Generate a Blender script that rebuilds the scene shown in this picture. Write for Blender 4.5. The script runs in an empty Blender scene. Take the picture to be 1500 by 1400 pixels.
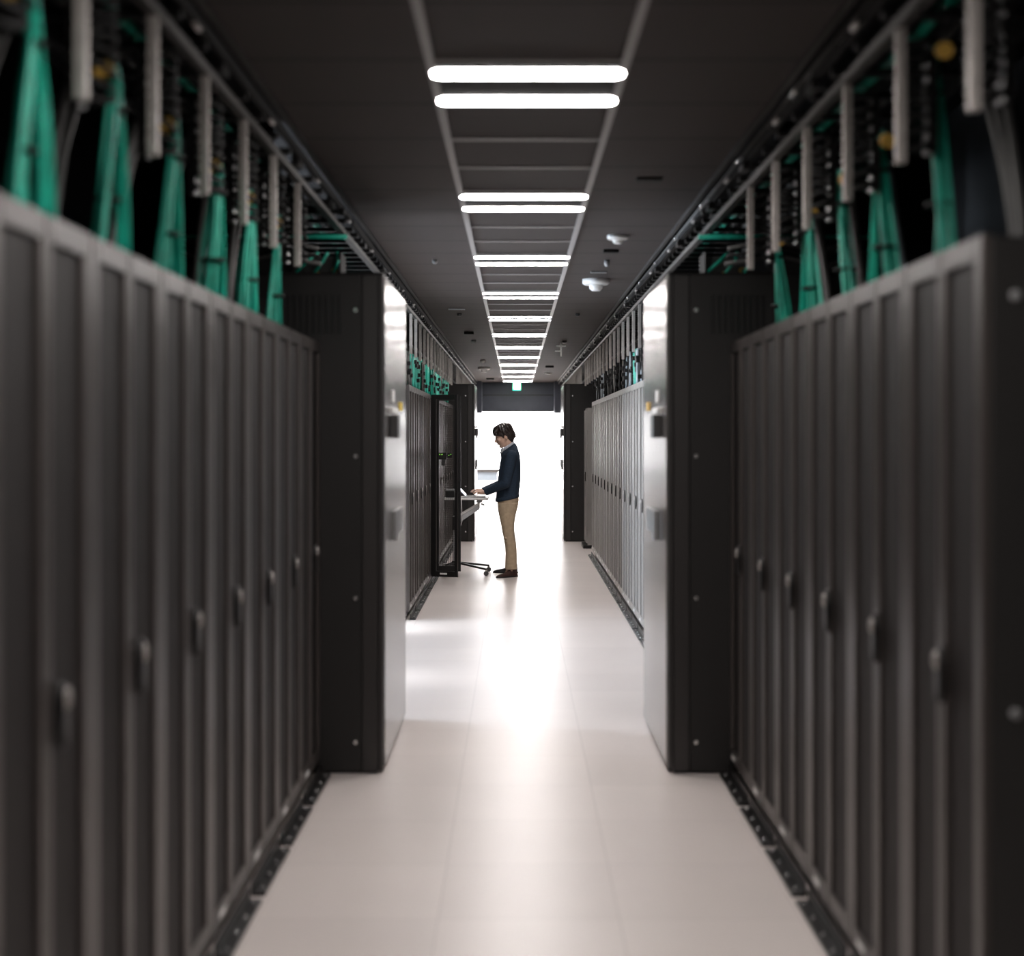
import bpy, bmesh, math, random
from mathutils import Vector, Matrix
R = random.Random(7)
scene = bpy.context.scene
COL = scene.collection
PI = math.pi
# ------------------------------------------------------------------ camera
EYE = 1.6
F = 2083.0
cd = bpy.data.cameras.new('camera'); cam = bpy.data.objects.new('camera', cd); COL.objects.link(cam)
cam.location = (0, 0, EYE); cam.rotation_euler = (PI/2, 0, 0)
cd.lens = 50; cd.sensor_width = 36; cd.sensor_fit = 'HORIZONTAL'
cd.shift_x = -6/1500; cd.shift_y = -63/1500
cd.dof.use_dof = True; cd.dof.focus_distance = 16.2; cd.dof.aperture_fstop = 1.5
cd.clip_start = 0.05; cd.clip_end = 200
scene.camera = cam
# ------------------------------------------------------------------ world, exposure, light strengths
w = bpy.data.worlds.new('world'); scene.world = w; w.use_nodes = True
w.node_tree.nodes['Background'].inputs[0].default_value = (0.9, 0.92, 1, 1)
w.node_tree.nodes['Background'].inputs[1].default_value = 0.03
vs = scene.view_settings
vs.view_transform = 'Standard'; vs.look = 'None'; vs.gamma = 1; vs.use_curve_mapping = False
vs.exposure = 0.0
LAMP = 54.0        # ceiling tubes
GLAZ = 8.0         # frosted glazing of the end room
SIDEWIN = 85.0     # frosted windows of the side passage
ROOMLAMP = 16.0
SIDEBEAM = 42.0

# daylight falling through the two tall windows of the side passage
for i, (a, b_) in enumerate(((9.05, 9.75), (11.55, 12.05))):
    ld = bpy.data.lights.new('window_daylight', 'AREA'); ld.shape = 'RECTANGLE'; ld.size = 2.2; ld.size_y = (b_-a)-0.1
    ld.energy = SIDEBEAM; ld.color = (0.9, 0.95, 1.0); ld.spread = math.radians(16)
    lo = bpy.data.objects.new('window_daylight', ld); COL.objects.link(lo)
    lo.location = (-5.25, (a+b_)/2, 1.35); lo.rotation_euler = (0, -math.radians(90-33), 0)

# ------------------------------------------------------------------ materials
def mat(name, color, rough=0.5, metal=0.0, emit=None, emit_s=0, var=0.06, scale=8, spec=0.5, bump=0.0, coat=0.0):
    m = bpy.data.materials.new(name); m.use_nodes = True
    nt = m.node_tree; b = nt.nodes['Principled BSDF']
    b.inputs['Roughness'].default_value = rough
    b.inputs['Metallic'].default_value = metal
    b.inputs['Specular IOR Level'].default_value = spec
    b.inputs['Coat Weight'].default_value = coat
    if emit:
        b.inputs['Emission Color'].default_value = (*emit, 1); b.inputs['Emission Strength'].default_value = emit_s
        b.inputs['Base Color'].default_value = (*color, 1)
        return m
    tc = nt.nodes.new('ShaderNodeTexCoord'); n = nt.nodes.new('ShaderNodeTexNoise')
    n.inputs['Scale'].default_value = scale; n.inputs['Detail'].default_value = 3
    nt.links.new(tc.outputs['Object'], n.inputs['Vector'])
    r = nt.nodes.new('ShaderNodeValToRGB')
    r.color_ramp.elements[0].color = (*[c*(1-var) for c in color], 1)
    r.color_ramp.elements[1].color = (*[min(1, c*(1+var)) for c in color], 1)
    r.color_ramp.elements[0].position = 0.3; r.color_ramp.elements[1].position = 0.7
    nt.links.new(n.outputs['Fac'], r.inputs['Fac']); nt.links.new(r.outputs['Color'], b.inputs['Base Color'])
    if bump:
        bp = nt.nodes.new('ShaderNodeBump'); bp.inputs['Strength'].default_value = bump; bp.inputs['Distance'].default_value = 0.002
        nt.links.new(n.outputs['Fac'], bp.inputs['Height']); nt.links.new(bp.outputs['Normal'], b.inputs['Normal'])
    return m

def mnode(nt, op, a, b=None, clamp=False):
    n = nt.nodes.new('ShaderNodeMath'); n.operation = op; n.use_clamp = clamp
    for i, v in enumerate((a, b)):
        if v is None: continue
        if isinstance(v, (int, float)): n.inputs[i].default_value = v
        else: nt.links.new(v, n.inputs[i])
    return n.outputs[0]

def seam_mask(nt, coord, period, width, off=0.0):
    a = mnode(nt, 'ADD', coord, off + 1000*period)
    f = mnode(nt, 'MODULO', a, period)
    return mnode(nt, 'LESS_THAN', f, width)

def floor_mat():
    m = mat('floor_tiles', (0.76, 0.685, 0.65), 0.33, var=0.03, scale=1.3)
    nt = m.node_tree; b = nt.nodes['Principled BSDF']
    tc = nt.nodes.new('ShaderNodeTexCoord'); s = nt.nodes.new('ShaderNodeSeparateXYZ')
    nt.links.new(tc.outputs['Object'], s.inputs[0])
    k = mnode(nt, 'MAXIMUM', seam_mask(nt, s.outputs[0], 0.6, 0.004, 0.26), seam_mask(nt, s.outputs[1], 0.6, 0.004, 0.1))
    # slight tint per tile
    fx = mnode(nt, 'FLOOR', mnode(nt, 'DIVIDE', mnode(nt, 'ADD', s.outputs[0], 0.26), 0.6))
    fy = mnode(nt, 'FLOOR', mnode(nt, 'DIVIDE', mnode(nt, 'ADD', s.outputs[1], 0.1), 0.6))
    cb = nt.nodes.new('ShaderNodeCombineXYZ'); nt.links.new(fx, cb.inputs[0]); nt.links.new(fy, cb.inputs[1])
    wn = nt.nodes.new('ShaderNodeTexWhiteNoise'); nt.links.new(cb.outputs[0], wn.inputs['Vector'])
    tint = mnode(nt, 'ADD', mnode(nt, 'MULTIPLY', wn.outputs['Value'], 0.05), 0.95)
    mul = nt.nodes.new('ShaderNodeMixRGB'); mul.blend_type = 'MULTIPLY'; mul.inputs[0].default_value = 1
    src = b.inputs['Base Color'].links[0].from_socket
    nt.links.new(src, mul.inputs[1]); nt.links.new(tint, mul.inputs[2])
    mx = nt.nodes.new('ShaderNodeMixRGB'); nt.links.new(mnode(nt, 'MULTIPLY', k, 0.35), mx.inputs[0])
    nt.links.new(mul.outputs[0], mx.inputs[1]); mx.inputs[2].default_value = (0.3, 0.26, 0.24, 1)
    nt.links.new(mx.outputs[0], b.inputs['Base Color'])
    return m

def ceiling_mat():
    m = mat('ceiling_panels', (0.054, 0.044, 0.041), 0.7, var=0.04, scale=2, spec=0.2)
    nt = m.node_tree; b = nt.nodes['Principled BSDF']
    tc = nt.nodes.new('ShaderNodeTexCoord'); s = nt.nodes.new('ShaderNodeSeparateXYZ')
    nt.links.new(tc.outputs['Object'], s.inputs[0])
    k = seam_mask(nt, s.outputs[1], 0.605, 0.016, 0.30)
    src = b.inputs['Base Color'].links[0].from_socket
    mx = nt.nodes.new('ShaderNodeMixRGB'); nt.links.new(k, mx.inputs[0]); nt.links.new(src, mx.inputs[1])
    mx.inputs[2].default_value = (0.004, 0.004, 0.004, 1); nt.links.new(mx.outputs[0], b.inputs['Base Color'])
    return m

def perf_mat(name, color, see_through):
    m = mat(name, color, 0.62, metal=0.1, var=0.05, spec=0.3)
    nt = m.node_tree; b = nt.nodes['Principled BSDF']
    tc = nt.nodes.new('ShaderNodeTexCoord'); s = nt.nodes.new('ShaderNodeSeparateXYZ')
    nt.links.new(tc.outputs['Object'], s.inputs[0])
    a = mnode(nt, 'SINE', mnode(nt, 'MULTIPLY', s.outputs[1], 2*PI/0.012))
    c = mnode(nt, 'SINE', mnode(nt, 'MULTIPLY', s.outputs[2], 2*PI/0.012))
    hole = mnode(nt, 'GREATER_THAN', mnode(nt, 'ADD', a, c), -1.0 if see_through else 0.6)
    if see_through:
        nt.links.new(mnode(nt, 'SUBTRACT', 1.0, hole), b.inputs['Alpha'])
    else:
        src = b.inputs['Base Color'].links[0].from_socket
        mx = nt.nodes.new('ShaderNodeMixRGB'); nt.links.new(hole, mx.inputs[0]); nt.links.new(src, mx.inputs[1])
        mx.inputs[2].default_value = (*[q*0.25 for q in color], 1); nt.links.new(mx.outputs[0], b.inputs['Base Color'])
    return m

def stripe_mat(name, c1, c2, period):
    m = mat(name, c1, 0.7)
    nt = m.node_tree; b = nt.nodes['Principled BSDF']
    tc = nt.nodes.new('ShaderNodeTexCoord'); s = nt.nodes.new('ShaderNodeSeparateXYZ')
    nt.links.new(tc.outputs['Object'], s.inputs[0])
    k = seam_mask(nt, mnode(nt, 'ADD', s.outputs[0], mnode(nt, 'MULTIPLY', s.outputs[1], 0.7)), period, period*0.45)
    mx = nt.nodes.new('ShaderNodeMixRGB'); nt.links.new(k, mx.inputs[0])
    mx.inputs[1].default_value = (*c1, 1); mx.inputs[2].default_value = (*c2, 1)
    nt.links.new(mx.outputs[0], b.inputs['Base Color'])
    return m

M = dict(
    floor=floor_mat(), ceiling=ceiling_mat(),
    black=mat('black_void_paint', (0.012, 0.011, 0.011), 0.7, spec=0.2),
    wall=mat('dark_wall_paint', (0.02, 0.019, 0.019), 0.8, spec=0.2),
    lintel=mat('blue_grey_wall_paint', (0.05, 0.056, 0.075), 0.5),
    white=mat('white_wall_paint', (0.82, 0.82, 0.82), 0.6, var=0.02),
    rackframe=mat('rack_frame_paint', (0.07, 0.0595, 0.055), 0.34, metal=0.35, var=0.05),
    rackbody=mat('rack_body_paint', (0.018, 0.017, 0.016), 0.5),
    rackmesh=perf_mat('rack_perforated_steel', (0.021, 0.0175, 0.0165), False),
    lightframe=mat('pale_daylit_frame_paint', (0.30, 0.285, 0.27), 0.34, metal=0.35, var=0.04),  # paler to carry side daylight on the racks; slim cabinet shares it
    lightmesh=perf_mat('daylit_rack_perforated_steel', (0.22, 0.205, 0.195), False),
    openmesh=perf_mat('see_through_perforated_steel', (0.03, 0.028, 0.027), True),
    blackmetal=mat('black_metal', (0.015, 0.014, 0.014), 0.35, metal=0.3),
    cracside=mat('cabinet_side_paint', (0.016, 0.0145, 0.0138), 0.5, spec=0.4),
    cracstrip=mat('cabinet_corner_paint', (0.026, 0.023, 0.022), 0.45, spec=0.5),
    cracfront=mat('cabinet_door_satin_metal', (0.2, 0.185, 0.178), 0.24, metal=0.6, var=0.03, scale=1.5),
    steel=mat('galvanised_steel', (0.42, 0.39, 0.37), 0.38, metal=0.6, var=0.1, scale=20),
    dullsteel=mat('dull_grey_steel', (0.075, 0.07, 0.067), 0.45, metal=0.5, var=0.1, scale=20),
    hanger=mat('zinc_hanger_steel', (0.40, 0.37, 0.345), 0.5, metal=0.3, var=0.1, scale=20),
    rail=mat('grey_ceiling_rail', (0.30, 0.28, 0.275), 0.45, var=0.05),
    chrome=mat('bright_metal', (0.7, 0.69, 0.68), 0.25, metal=0.9),
    grey=mat('grey_plastic', (0.25, 0.25, 0.25), 0.45),
    darkgrey=mat('dark_grey_plastic', (0.05, 0.048, 0.048), 0.4),
    whitepl=mat('white_plastic', (0.85, 0.84, 0.82), 0.4),
    yellow=mat('yellow_plastic', (0.7, 0.5, 0.05), 0.45),
    amber=mat('amber_plastic', (0.55, 0.33, 0.06), 0.45),
    teal=mat('teal_cable_sheath', (0.006, 0.36, 0.25), 0.42, var=0.25, scale=14),
    teal2=mat('pale_teal_cable_sheath', (0.05, 0.36, 0.28), 0.42, var=0.25, scale=14),
    greycable=mat('grey_cable_sheath', (0.07, 0.067, 0.064), 0.45, var=0.2, scale=14),
    palecable=mat('pale_blue_grey_cable_sheath', (0.30, 0.34, 0.37), 0.45, var=0.2, scale=14),
    blackcable=mat('black_cable_sheath', (0.010, 0.010, 0.010), 0.6, spec=0.25),
    lamp=mat('lamp_diffuser', (1, 1, 1), 0.5, emit=(1.0, 0.95, 0.925), emit_s=LAMP),
    roomlamp=mat('room_lamp_diffuser', (1, 1, 1), 0.5, emit=(1.0, 0.98, 0.97), emit_s=ROOMLAMP),
    glaz=mat('frosted_daylight_glazing', (1, 1, 1), 0.5, emit=(0.97, 0.98, 1.0), emit_s=GLAZ),
    sidewin=mat('frosted_side_window', (1, 1, 1), 0.5, emit=(0.72, 0.85, 1.0), emit_s=SIDEWIN),
    exitgreen=mat('exit_sign_green', (0.0, 0.4, 0.2), 0.4, emit=(0.02, 0.75, 0.35), emit_s=1.6),
    exitwhite=mat('exit_sign_white', (1, 1, 1), 0.4, emit=(0.9, 1, 0.95), emit_s=3.5),
    led=mat('green_status_light', (0.2, 0.8, 0.1), 0.4, emit=(0.35, 1.0, 0.1), emit_s=4),
    paleblue=mat('pale_blue_panel', (0.19, 0.225, 0.26), 0.5),
    skin=mat('skin', (0.66, 0.42, 0.32), 0.5, var=0.05, scale=30),
    lips=mat('lip_skin', (0.42, 0.17, 0.14), 0.45),
    eye=mat('dark_eye', (0.02, 0.015, 0.012), 0.2),
    hair=mat('dark_brown_hair', (0.022, 0.013, 0.011), 0.38, var=0.5, scale=120, bump=0.6),
    sweater=mat('navy_knit', (0.012, 0.026, 0.048), 0.85, var=0.25, scale=60, bump=0.5),
    shirt=stripe_mat('striped_shirt_cotton', (0.75, 0.75, 0.78), (0.25, 0.27, 0.4), 0.012),
    chino=mat('khaki_twill', (0.46, 0.35, 0.235), 0.85, var=0.12, scale=25, bump=0.4),
    belt=mat('brown_leather_belt', (0.05, 0.025, 0.015), 0.4),
    shoebrown=mat('dark_brown_suede', (0.055, 0.022, 0.017), 0.7, var=0.2, scale=40),
    laptop=mat('silver_laptop_shell', (0.55, 0.55, 0.56), 0.35, metal=0.6),
    screen=mat('laptop_display', (0.1, 0.1, 0.12), 0.2, emit=(0.6, 0.75, 1.0), emit_s=1.0),
)

# ------------------------------------------------------------------ mesh helpers
class MB:
    def __init__(s): s.bm = bmesh.new()
    def box(s, x0, x1, y0, y1, z0, z1):
        v = [s.bm.verts.new(p) for p in ((x0,y0,z0),(x1,y0,z0),(x1,y1,z0),(x0,y1,z0),(x0,y0,z1),(x1,y0,z1),(x1,y1,z1),(x0,y1,z1))]
        for f in ((3,2,1,0),(4,5,6,7),(0,1,5,4),(1,2,6,5),(2,3,7,6),(3,0,4,7)): s.bm.faces.new([v[i] for i in f])
        return s
    def obox(s, c, d, ax, rot):     # oriented box: centre, half sizes, 3x3 matrix
        base = len(s.bm.verts); a, b, e = d
        n0 = list(s.bm.verts)
        s.box(-a, a, -b, b, -e, e)
        s.bm.verts.ensure_lookup_table()
        for v in list(s.bm.verts)[base:]: v.co = rot @ v.co + Vector(c)
        return s
    def bar(s, p, q, a, b=None):    # rectangular bar between two points
        p, q = Vector(p), Vector(q); b = b or a
        d = (q-p); L = d.length; d.normalize()
        up = Vector((0, 0, 1)) if abs(d.z) < 0.95 else Vector((0, 1, 0))
        u = d.cross(up).normalized(); v = u.cross(d).normalized()
        m = Matrix((u, d, v)).transposed()
        return s.obox((p+q)/2, (a/2, L/2, b/2), None, m)
    def loft(s, rings, cap=True):
        rr = [[s.bm.verts.new(p) for p in r] for r in rings]; n = len(rings[0])
        for a, b in zip(rr, rr[1:]):
            for i in range(n): 
                f = s.bm.faces.new((a[i], a[(i+1) % n], b[(i+1) % n], b[i])); f.smooth = True
        if cap:
            s.bm.faces.new(list(reversed(rr[0]))); s.bm.faces.new(rr[-1])
        return s
    def tube(s, pts, r, n=8, cap=True):
        pts = [Vector(p) for p in pts]; rs = r if isinstance(r, (list, tuple)) else [r]*len(pts)
        rings = []; pu = None
        for i, p in enumerate(pts):
            d = (pts[min(i+1, len(pts)-1)] - pts[max(i-1, 0)])
            if d.length < 1e-9: d = Vector((0, 0, 1))
            d.normalize()
            if pu is None:
                up = Vector((0, 0, 1)) if abs(d.z) < 0.9 else Vector((0, 1, 0))
                pu = d.cross(up).normalized()
            u = (pu - d*pu.dot(d)).normalized(); pu = u
            v = d.cross(u)
            rings.append([p + rs[i]*(math.cos(2*PI*k/n)*u + math.sin(2*PI*k/n)*v) for k in range(n)])
        return s.loft(rings, cap)
    def cyl(s, p, q, r, n=16): return s.tube([p, q], r, n)
    def ell(s, c, r, rot=None, nu=14, nv=9):
        c = Vector(c); rings = []
        for j in range(1, nv):
            t = PI*j/nv
            ring = []
            for k in range(nu):
                a = 2*PI*k/nu
                v = Vector((r[0]*math.sin(t)*math.cos(a), r[1]*math.sin(t)*math.sin(a), -r[2]*math.cos(t)))
                if rot: v = rot @ v
                ring.append(c + v)
            rings.append(ring)
        return s.loft(rings, True)
    def lathe(s, prof, c, n=24, axis='Z'):
        c = Vector(c); rings = []
        for r, h in prof:
            ring = []
            for k in range(n):
                a = 2*PI*k/n
                if axis == 'Z': v = Vector((r*math.cos(a), r*math.sin(a), h))
                elif axis == 'X': v = Vector((h, r*math.cos(a), r*math.sin(a)))
                else: v = Vector((r*math.sin(a), h, r*math.cos(a)))
                ring.append(c+v)
            rings.append(ring)
        return s.loft(rings, True)
    def xform(s, m):
        for v in s.bm.verts: v.co = m @ v.co
        return s
    def build(s, name, m, parent=None, bevel=0.0, label=None):
        bmesh.ops.recalc_face_normals(s.bm, faces=s.bm.faces)
        me = bpy.data.meshes.new(name); s.bm.to_mesh(me); s.bm.free()
        me.materials.append(m)
        o = bpy.data.objects.new(name, me); COL.objects.link(o)
        if parent: o.parent = parent
        if bevel:
            b = o.modifiers.new('bevel', 'BEVEL'); b.width = bevel; b.segments = 2; b.limit_method = 'ANGLE'
        if label: o['label'] = label
        return o

def tag(o, label, cat, group=None, kind=None):
    o['label'] = label; o['category'] = cat
    if group: o['group'] = group
    if kind: o['kind'] = kind
    return o
def thing(name, loc, label, cat, group=None, rz=0):
    o = bpy.data.objects.new(name, None); COL.objects.link(o)
    o.location = loc; o.rotation_euler = (0, 0, rz); o.empty_display_size = 0.1
    return tag(o, label, cat, group)
def struct(o): o['kind'] = 'structure'; return o
def copy_tree(o, parent=None):
    c = o.copy(); COL.objects.link(c)
    if parent: c.parent = parent
    for ch in list(o.children): copy_tree(ch, c)
    return c
ORD = ['first', 'second', 'third', 'fourth', 'fifth', 'sixth', 'seventh', 'eighth', 'ninth', 'tenth', 'eleventh', 'twelfth',
       'thirteenth', 'fourteenth', 'fifteenth', 'sixteenth', 'seventeenth', 'eighteenth']

XL, XR = -0.92, 1.005           # rack fronts
CZ = 2.8                        # ceiling height
CEL, CER = -0.857, 0.911        # ceiling panel edges
RH = 2.04                       # rack height
WL, WR = 0.602, 0.606
NY0 = 6.71                      # near cabinets start
ENDY = 32.6                     # doorway wall
RAILL, RAILR = -0.275, 0.352

# ------------------------------------------------------------------ setting
struct(MB().box(-6.5, 6.5, -4, 42.2, -0.1, 0).build('floor', M['floor']))
# middle ceiling panels and the black soffit above the trays
c = struct(MB().box(CEL, CER, -4, ENDY, CZ, CZ+0.03).build('ceiling', M['ceiling']))
struct(MB().box(-6.5, 6.5, -4, ENDY, 3.35, 3.45).build('trim_1', M['black']))
for n, xx in ((2, CEL), (3, CER)):
    s = -1 if xx < 0 else 1
    struct(MB().box(min(xx, xx+s*0.022), max(xx, xx+s*0.022), -4, ENDY, CZ-0.014, CZ+0.05).build('trim_%d' % n, M['dullsteel']))
mb = MB()
for y0, y1 in ((-4, 8.25), (12.15, ENDY)): mb.box(-2.35, -2.2, y0, y1, 0, 3.35)
mb.box(-6.5, -2.35, 8.1, 8.25, 0, 3.35).box(-6.5, -2.35, 12.15, 12.3, 0, 3.35)
struct(mb.build('wall_left', M['wall']))
struct(MB().box(2.35, 2.5, -4, ENDY, 0, 3.35).build('wall_right', M['wall']))
struct(MB().box(-6.5, 6.5, -4.15, -4, 0, 3.35).build('wall_front', M['wall']))
# side passage end wall with two tall frosted windows
mb = MB(); X0 = -5.2
for a, b_ in ((8.25, 9.05), (9.75, 11.55), (12.05, 12.15)): mb.box(X0-0.15, X0, a, b_, 0, 3.35)
for a, b_ in ((9.05, 9.75), (11.55, 12.05)): mb.box(X0-0.15, X0, a, b_, 2.5, 3.35)
struct(mb.build('wall_side_passage', M['white']))
for i, (a, b_) in enumerate(((9.05, 9.75), (11.55, 12.05))):
    wo = struct(MB().box(X0-0.1, X0-0.08, a+0.04, b_-0.04, 0.04, 2.46).build('window_%d' % (i+1), M['sidewin']))
    fr = MB().box(X0-0.12, X0-0.02, a, a+0.04, 0, 2.5).box(X0-0.12, X0-0.02, b_-0.04, b_, 0, 2.5)
    fr.box(X0-0.12, X0-0.02, a+0.04, b_-0.04, 0, 0.04).box(X0-0.12, X0-0.02, a+0.04, b_-0.04, 2.46, 2.5).build('window_frame', M['whitepl'], wo)

# doorway wall: blue-grey lintel with a seam, side boxes
LZ = 1.6 + (637-601)*ENDY/F
lo = struct(MB().box(-2.2, 2.35, ENDY, ENDY+0.2, LZ, 3.35).build('wall_back', M['lintel']))
MB().box(-2.0, 2.0, ENDY-0.015, ENDY, LZ+0.34, LZ+0.36).build('seam_strip', M['blackmetal'], lo)
MB().box(-1.0, 1.2, ENDY-0.03, ENDY+0.2, LZ-0.03, LZ).build('head_frame', M['blackmetal'], lo)
jl = (697-756)*ENDY/F; jr = (823-756)*ENDY/F
struct(MB().box(-2.2, jl-0.05, ENDY, ENDY+0.2, 0, LZ-0.03).box(jr+0.05, 2.35, ENDY, ENDY+0.2, 0, LZ-0.03).build('wall_back_piers', M['white']))
struct(MB().box((697-756)*32/F, (706-756)*32/F, 31.7, ENDY-0.02, EYE+(637-605)*32/F, CZ).build('trim_4', M['lintel']))
struct(MB().box((812-756)*32/F, (823-756)*32/F, 31.7, ENDY-0.02, EYE+(637-605)*32/F, CZ).build('trim_5', M['lintel']))
# end room
struct(MB().box(-4.6, -4.5, ENDY+0.2, 42.1, 0, 3.2).build('wall_end_room_left', M['white']))
struct(MB().box(4.5, 4.6, ENDY+0.2, 42.1, 0, 3.2).build('wall_end_room_right', M['white']))
struct(MB().box(-4.6, 4.6, ENDY+0.2, 42.1, 3.2, 3.3).build('ceiling_end_room', M['white']))
gw = struct(MB().box(-4.5, 4.5, 42.0, 42.02, 0.0, 3.2).build('window_3', M['glaz']))
mb = MB()
for k in range(7): mb.box(-4.5+k*1.5-0.02, -4.5+k*1.5+0.02, 41.95, 42.0, 0, 3.2)
mb.build('window_frame', M['white'], gw)
for k, y in enumerate((34.6, 38.2)):
    o = tag(MB().box(-3.6, 3.6, y-0.5, y+0.5, 3.13, 3.199).build('light_panel', M['roomlamp']),
            'large white ceiling light in the bright end room, %s the doorway' % ('close to' if k == 0 else 'farther from'), 'ceiling light', 'end room ceiling lights')
cn = thing('counter', (-1.15, 37.0, 0), 'low counter with a grey top in the bright end room', 'counter')
MB().box(-1.2, 0.72, -0.3, 0.3, 0.64, 0.72).build('counter_top', M['dullsteel'], cn, 0.005)
MB().box(-1.15, 0.67, -0.25, 0.25, 0.42, 0.64).build('counter_front', M['paleblue'], cn)
MB().box(-1.15, 0.67, -0.25, 0.25, 0, 0.42).build('counter_base', M['white'], cn)

# ------------------------------------------------------------------ ceiling grid and lights
PER = 2.42; MOD = 0.605; L0 = 6.975
struct(MB().box(RAILL-0.014, RAILL+0.014, -4, ENDY, CZ-0.012, CZ).build('trim_6', M['rail']))
struct(MB().box(RAILR-0.014, RAILR+0.014, -4, ENDY, CZ-0.012, CZ).build('trim_7', M['rail']))
ys = []
k = -4
while L0+k*MOD < ENDY-0.1:
    if L0+k*MOD > 0 : ys.append((k, L0+k*MOD))
    k += 1
mb = MB()
for k, y in ys: mb.box(RAILL+0.014, RAILR-0.014, y-0.013, y+0.013, CZ-0.006, CZ)
struct(mb.build('trim_8', M['rail']))
lp = thing('ceiling_light', (0.0385, L0+0.3, CZ), '', 'ceiling light', 'double strip lights along the aisle ceiling')
HW = 0.318
MB().box(-0.30, 0.30, -0.285, 0.285, -0.010, 0).build('lamp_housing', M['black'], lp)
def strip(y):
    mb = MB(); rings = []
    hw, r = 0.062, 0.04
    out = []
    for cx, cy, a0 in ((HW-r, hw-r, 0), (-HW+r, hw-r, PI/2), (-HW+r, -hw+r, PI), (HW-r, -hw+r, 1.5*PI)):
        for q in range(6):
            a = a0+q*PI/10; out.append((cx+r*math.cos(a), y+cy+r*math.sin(a)))
    mb.loft([[(x, yy, -0.0105) for x, yy in out], [(x, yy, -0.0125) for x, yy in out], [(x*0.992, y+(yy-y)*0.93, -0.0135) for x, yy in out]])
    for f in mb.bm.faces: f.smooth = False
    return mb
for yy in (-0.19, 0.19): strip(yy+0.02).build('diffuser', M['lamp'], lp)
lamps = []
k = -3
while True:
    y = L0+0.3+k*PER
    if y > ENDY-0.8: break
    o = lp if k == -3 else copy_tree(lp)
    o.location = (0.0385, y, CZ); lamps.append(o); k += 1
seen = [o for o in lamps if o.location.y > 4]
for i, o in enumerate(seen):
    o['label'] = 'double white strip light in the aisle ceiling, %s from the camera' % (ORD[i] if i else 'nearest seen')
    if i == len(seen)-1: o['label'] = 'double white strip light in the aisle ceiling, farthest, by the exit sign'
for i, o in enumerate(o for o in lamps if o.location.y <= 4):
    o['label'] = 'double white strip light in the aisle ceiling above the camera end, %s' % ['behind the camera', 'at the camera', 'just ahead of the camera'][i]

# ------------------------------------------------------------------ ceiling fittings
def cpt(px, py, z=CZ):
    Y = F*(z-EYE)/(637-py); return ((px-756)*Y/F, Y)
def detector(px, py, r, h, label):
    x, y = cpt(px, py); t = thing('smoke_detector', (x, y, CZ), label, 'detector')
    MB().lathe([(r, 0), (r, -h*0.35), (r*0.85, -h*0.5)], (0, 0, 0)).build('base_plate', M['whitepl'], t)
    MB().lathe([(r*0.5, -h*0.5), (r*0.48, -h*0.8), (r*0.3, -h)], (0, 0, 0)).build('sensor_head', M['whitepl'], t)
detector(873, 409, 0.105, 0.09, 'large white round detector on the right ceiling with domed centre')
detector(905, 345, 0.065, 0.05, 'small white round detector on right ceiling, nearest the camera')
detector(709, 538, 0.11, 0.09, 'white round detector on the left ceiling far down the aisle')
detector(803, 546, 0.08, 0.03, 'flat white disc on the far right ceiling near the exit sign')
def small(name, px, py, sx, sy, h, m, label, cat, rnd=False):
    x, y = cpt(px, py)
    if rnd: o = MB().lathe([(sx, 0), (sx, -h*0.6), (sx*0.6, -h)], (0, 0, 0)).build(name, m)
    else: o = MB().box(-sx, sx, -sy, sy, -h, 0).build(name, m, None, 0.003)
    o.location = (x, y, CZ); tag(o, label, cat)
small('ceiling_slot', 951, 261, 0.06, 0.03, 0.012, M['black'], 'dark slot on the right ceiling nearest the camera', 'vent')
small('ceiling_sensor_box', 895, 366, 0.05, 0.035, 0.02, M['black'], 'small dark box on right ceiling between the two detectors', 'sensor')
small('sprinkler_head', 889, 381, 0.018, 0.018, 0.045, M['grey'], 'small grey sprinkler head on right ceiling before the large detector', 'sprinkler', True)
small('ceiling_slot', 877, 398, 0.06, 0.02, 0.01, M['grey'], 'thin grey slot on right ceiling just behind the large detector', 'vent')
small('sprinkler_head', 846, 459, 0.022, 0.018, 0.03, M['darkgrey'], 'small dark sprinkler head on right ceiling midway down', 'sprinkler', True)
small('sprinkler_head', 827, 499, 0.03, 0.018, 0.03, M['darkgrey'], 'small dark round fitting on right ceiling above the white bracket', 'sprinkler', True)
small('ceiling_sensor_box', 805, 536, 0.07, 0.06, 0.03, M['black'], 'dark box on the far right ceiling beyond the white bracket', 'sensor')
small('sprinkler_head', 637, 380, 0.018, 0.018, 0.03, M['grey'], 'small grey sprinkler head on left ceiling nearest the camera', 'sprinkler', True)
small('ceiling_slot', 669, 452, 0.08, 0.02, 0.012, M['grey'], 'thin pale slot on the left ceiling', 'vent')
small('sprinkler_head', 673, 459, 0.025, 0.018, 0.03, M['darkgrey'], 'small dark sprinkler head on left ceiling beside the pale slot', 'sprinkler', True)
small('ceiling_sensor_box', 687, 486, 0.055, 0.05, 0.03, M['black'], 'dark box on the left ceiling midway down the aisle', 'sensor')
small('sprinkler_head', 694, 498, 0.03, 0.018, 0.04, M['grey'], 'small grey sprinkler on left ceiling behind the dark box', 'sprinkler', True)
small('sprinkler_head', 707, 527, 0.04, 0.018, 0.05, M['whitepl'], 'small pale sprinkler on left ceiling before the far detector', 'sprinkler', True)
small('ceiling_sensor_box', 718, 554, 0.08, 0.06, 0.03, M['black'], 'dark box on left ceiling near the doorway wall', 'sensor')
x, y = cpt(822, 502)
t = thing('hanging_bracket', (x, y, CZ), 'bright white T-shaped bracket hanging from the right ceiling', 'bracket')
u = y/F
MB().box(-7*u, 7*u, -0.015, 0.015, -6*u, -3.5*u).box(-0.01, 0.01, -0.01, 0.01, -3.5*u, 0).build('cross_bar', M['whitepl'], t)
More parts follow.
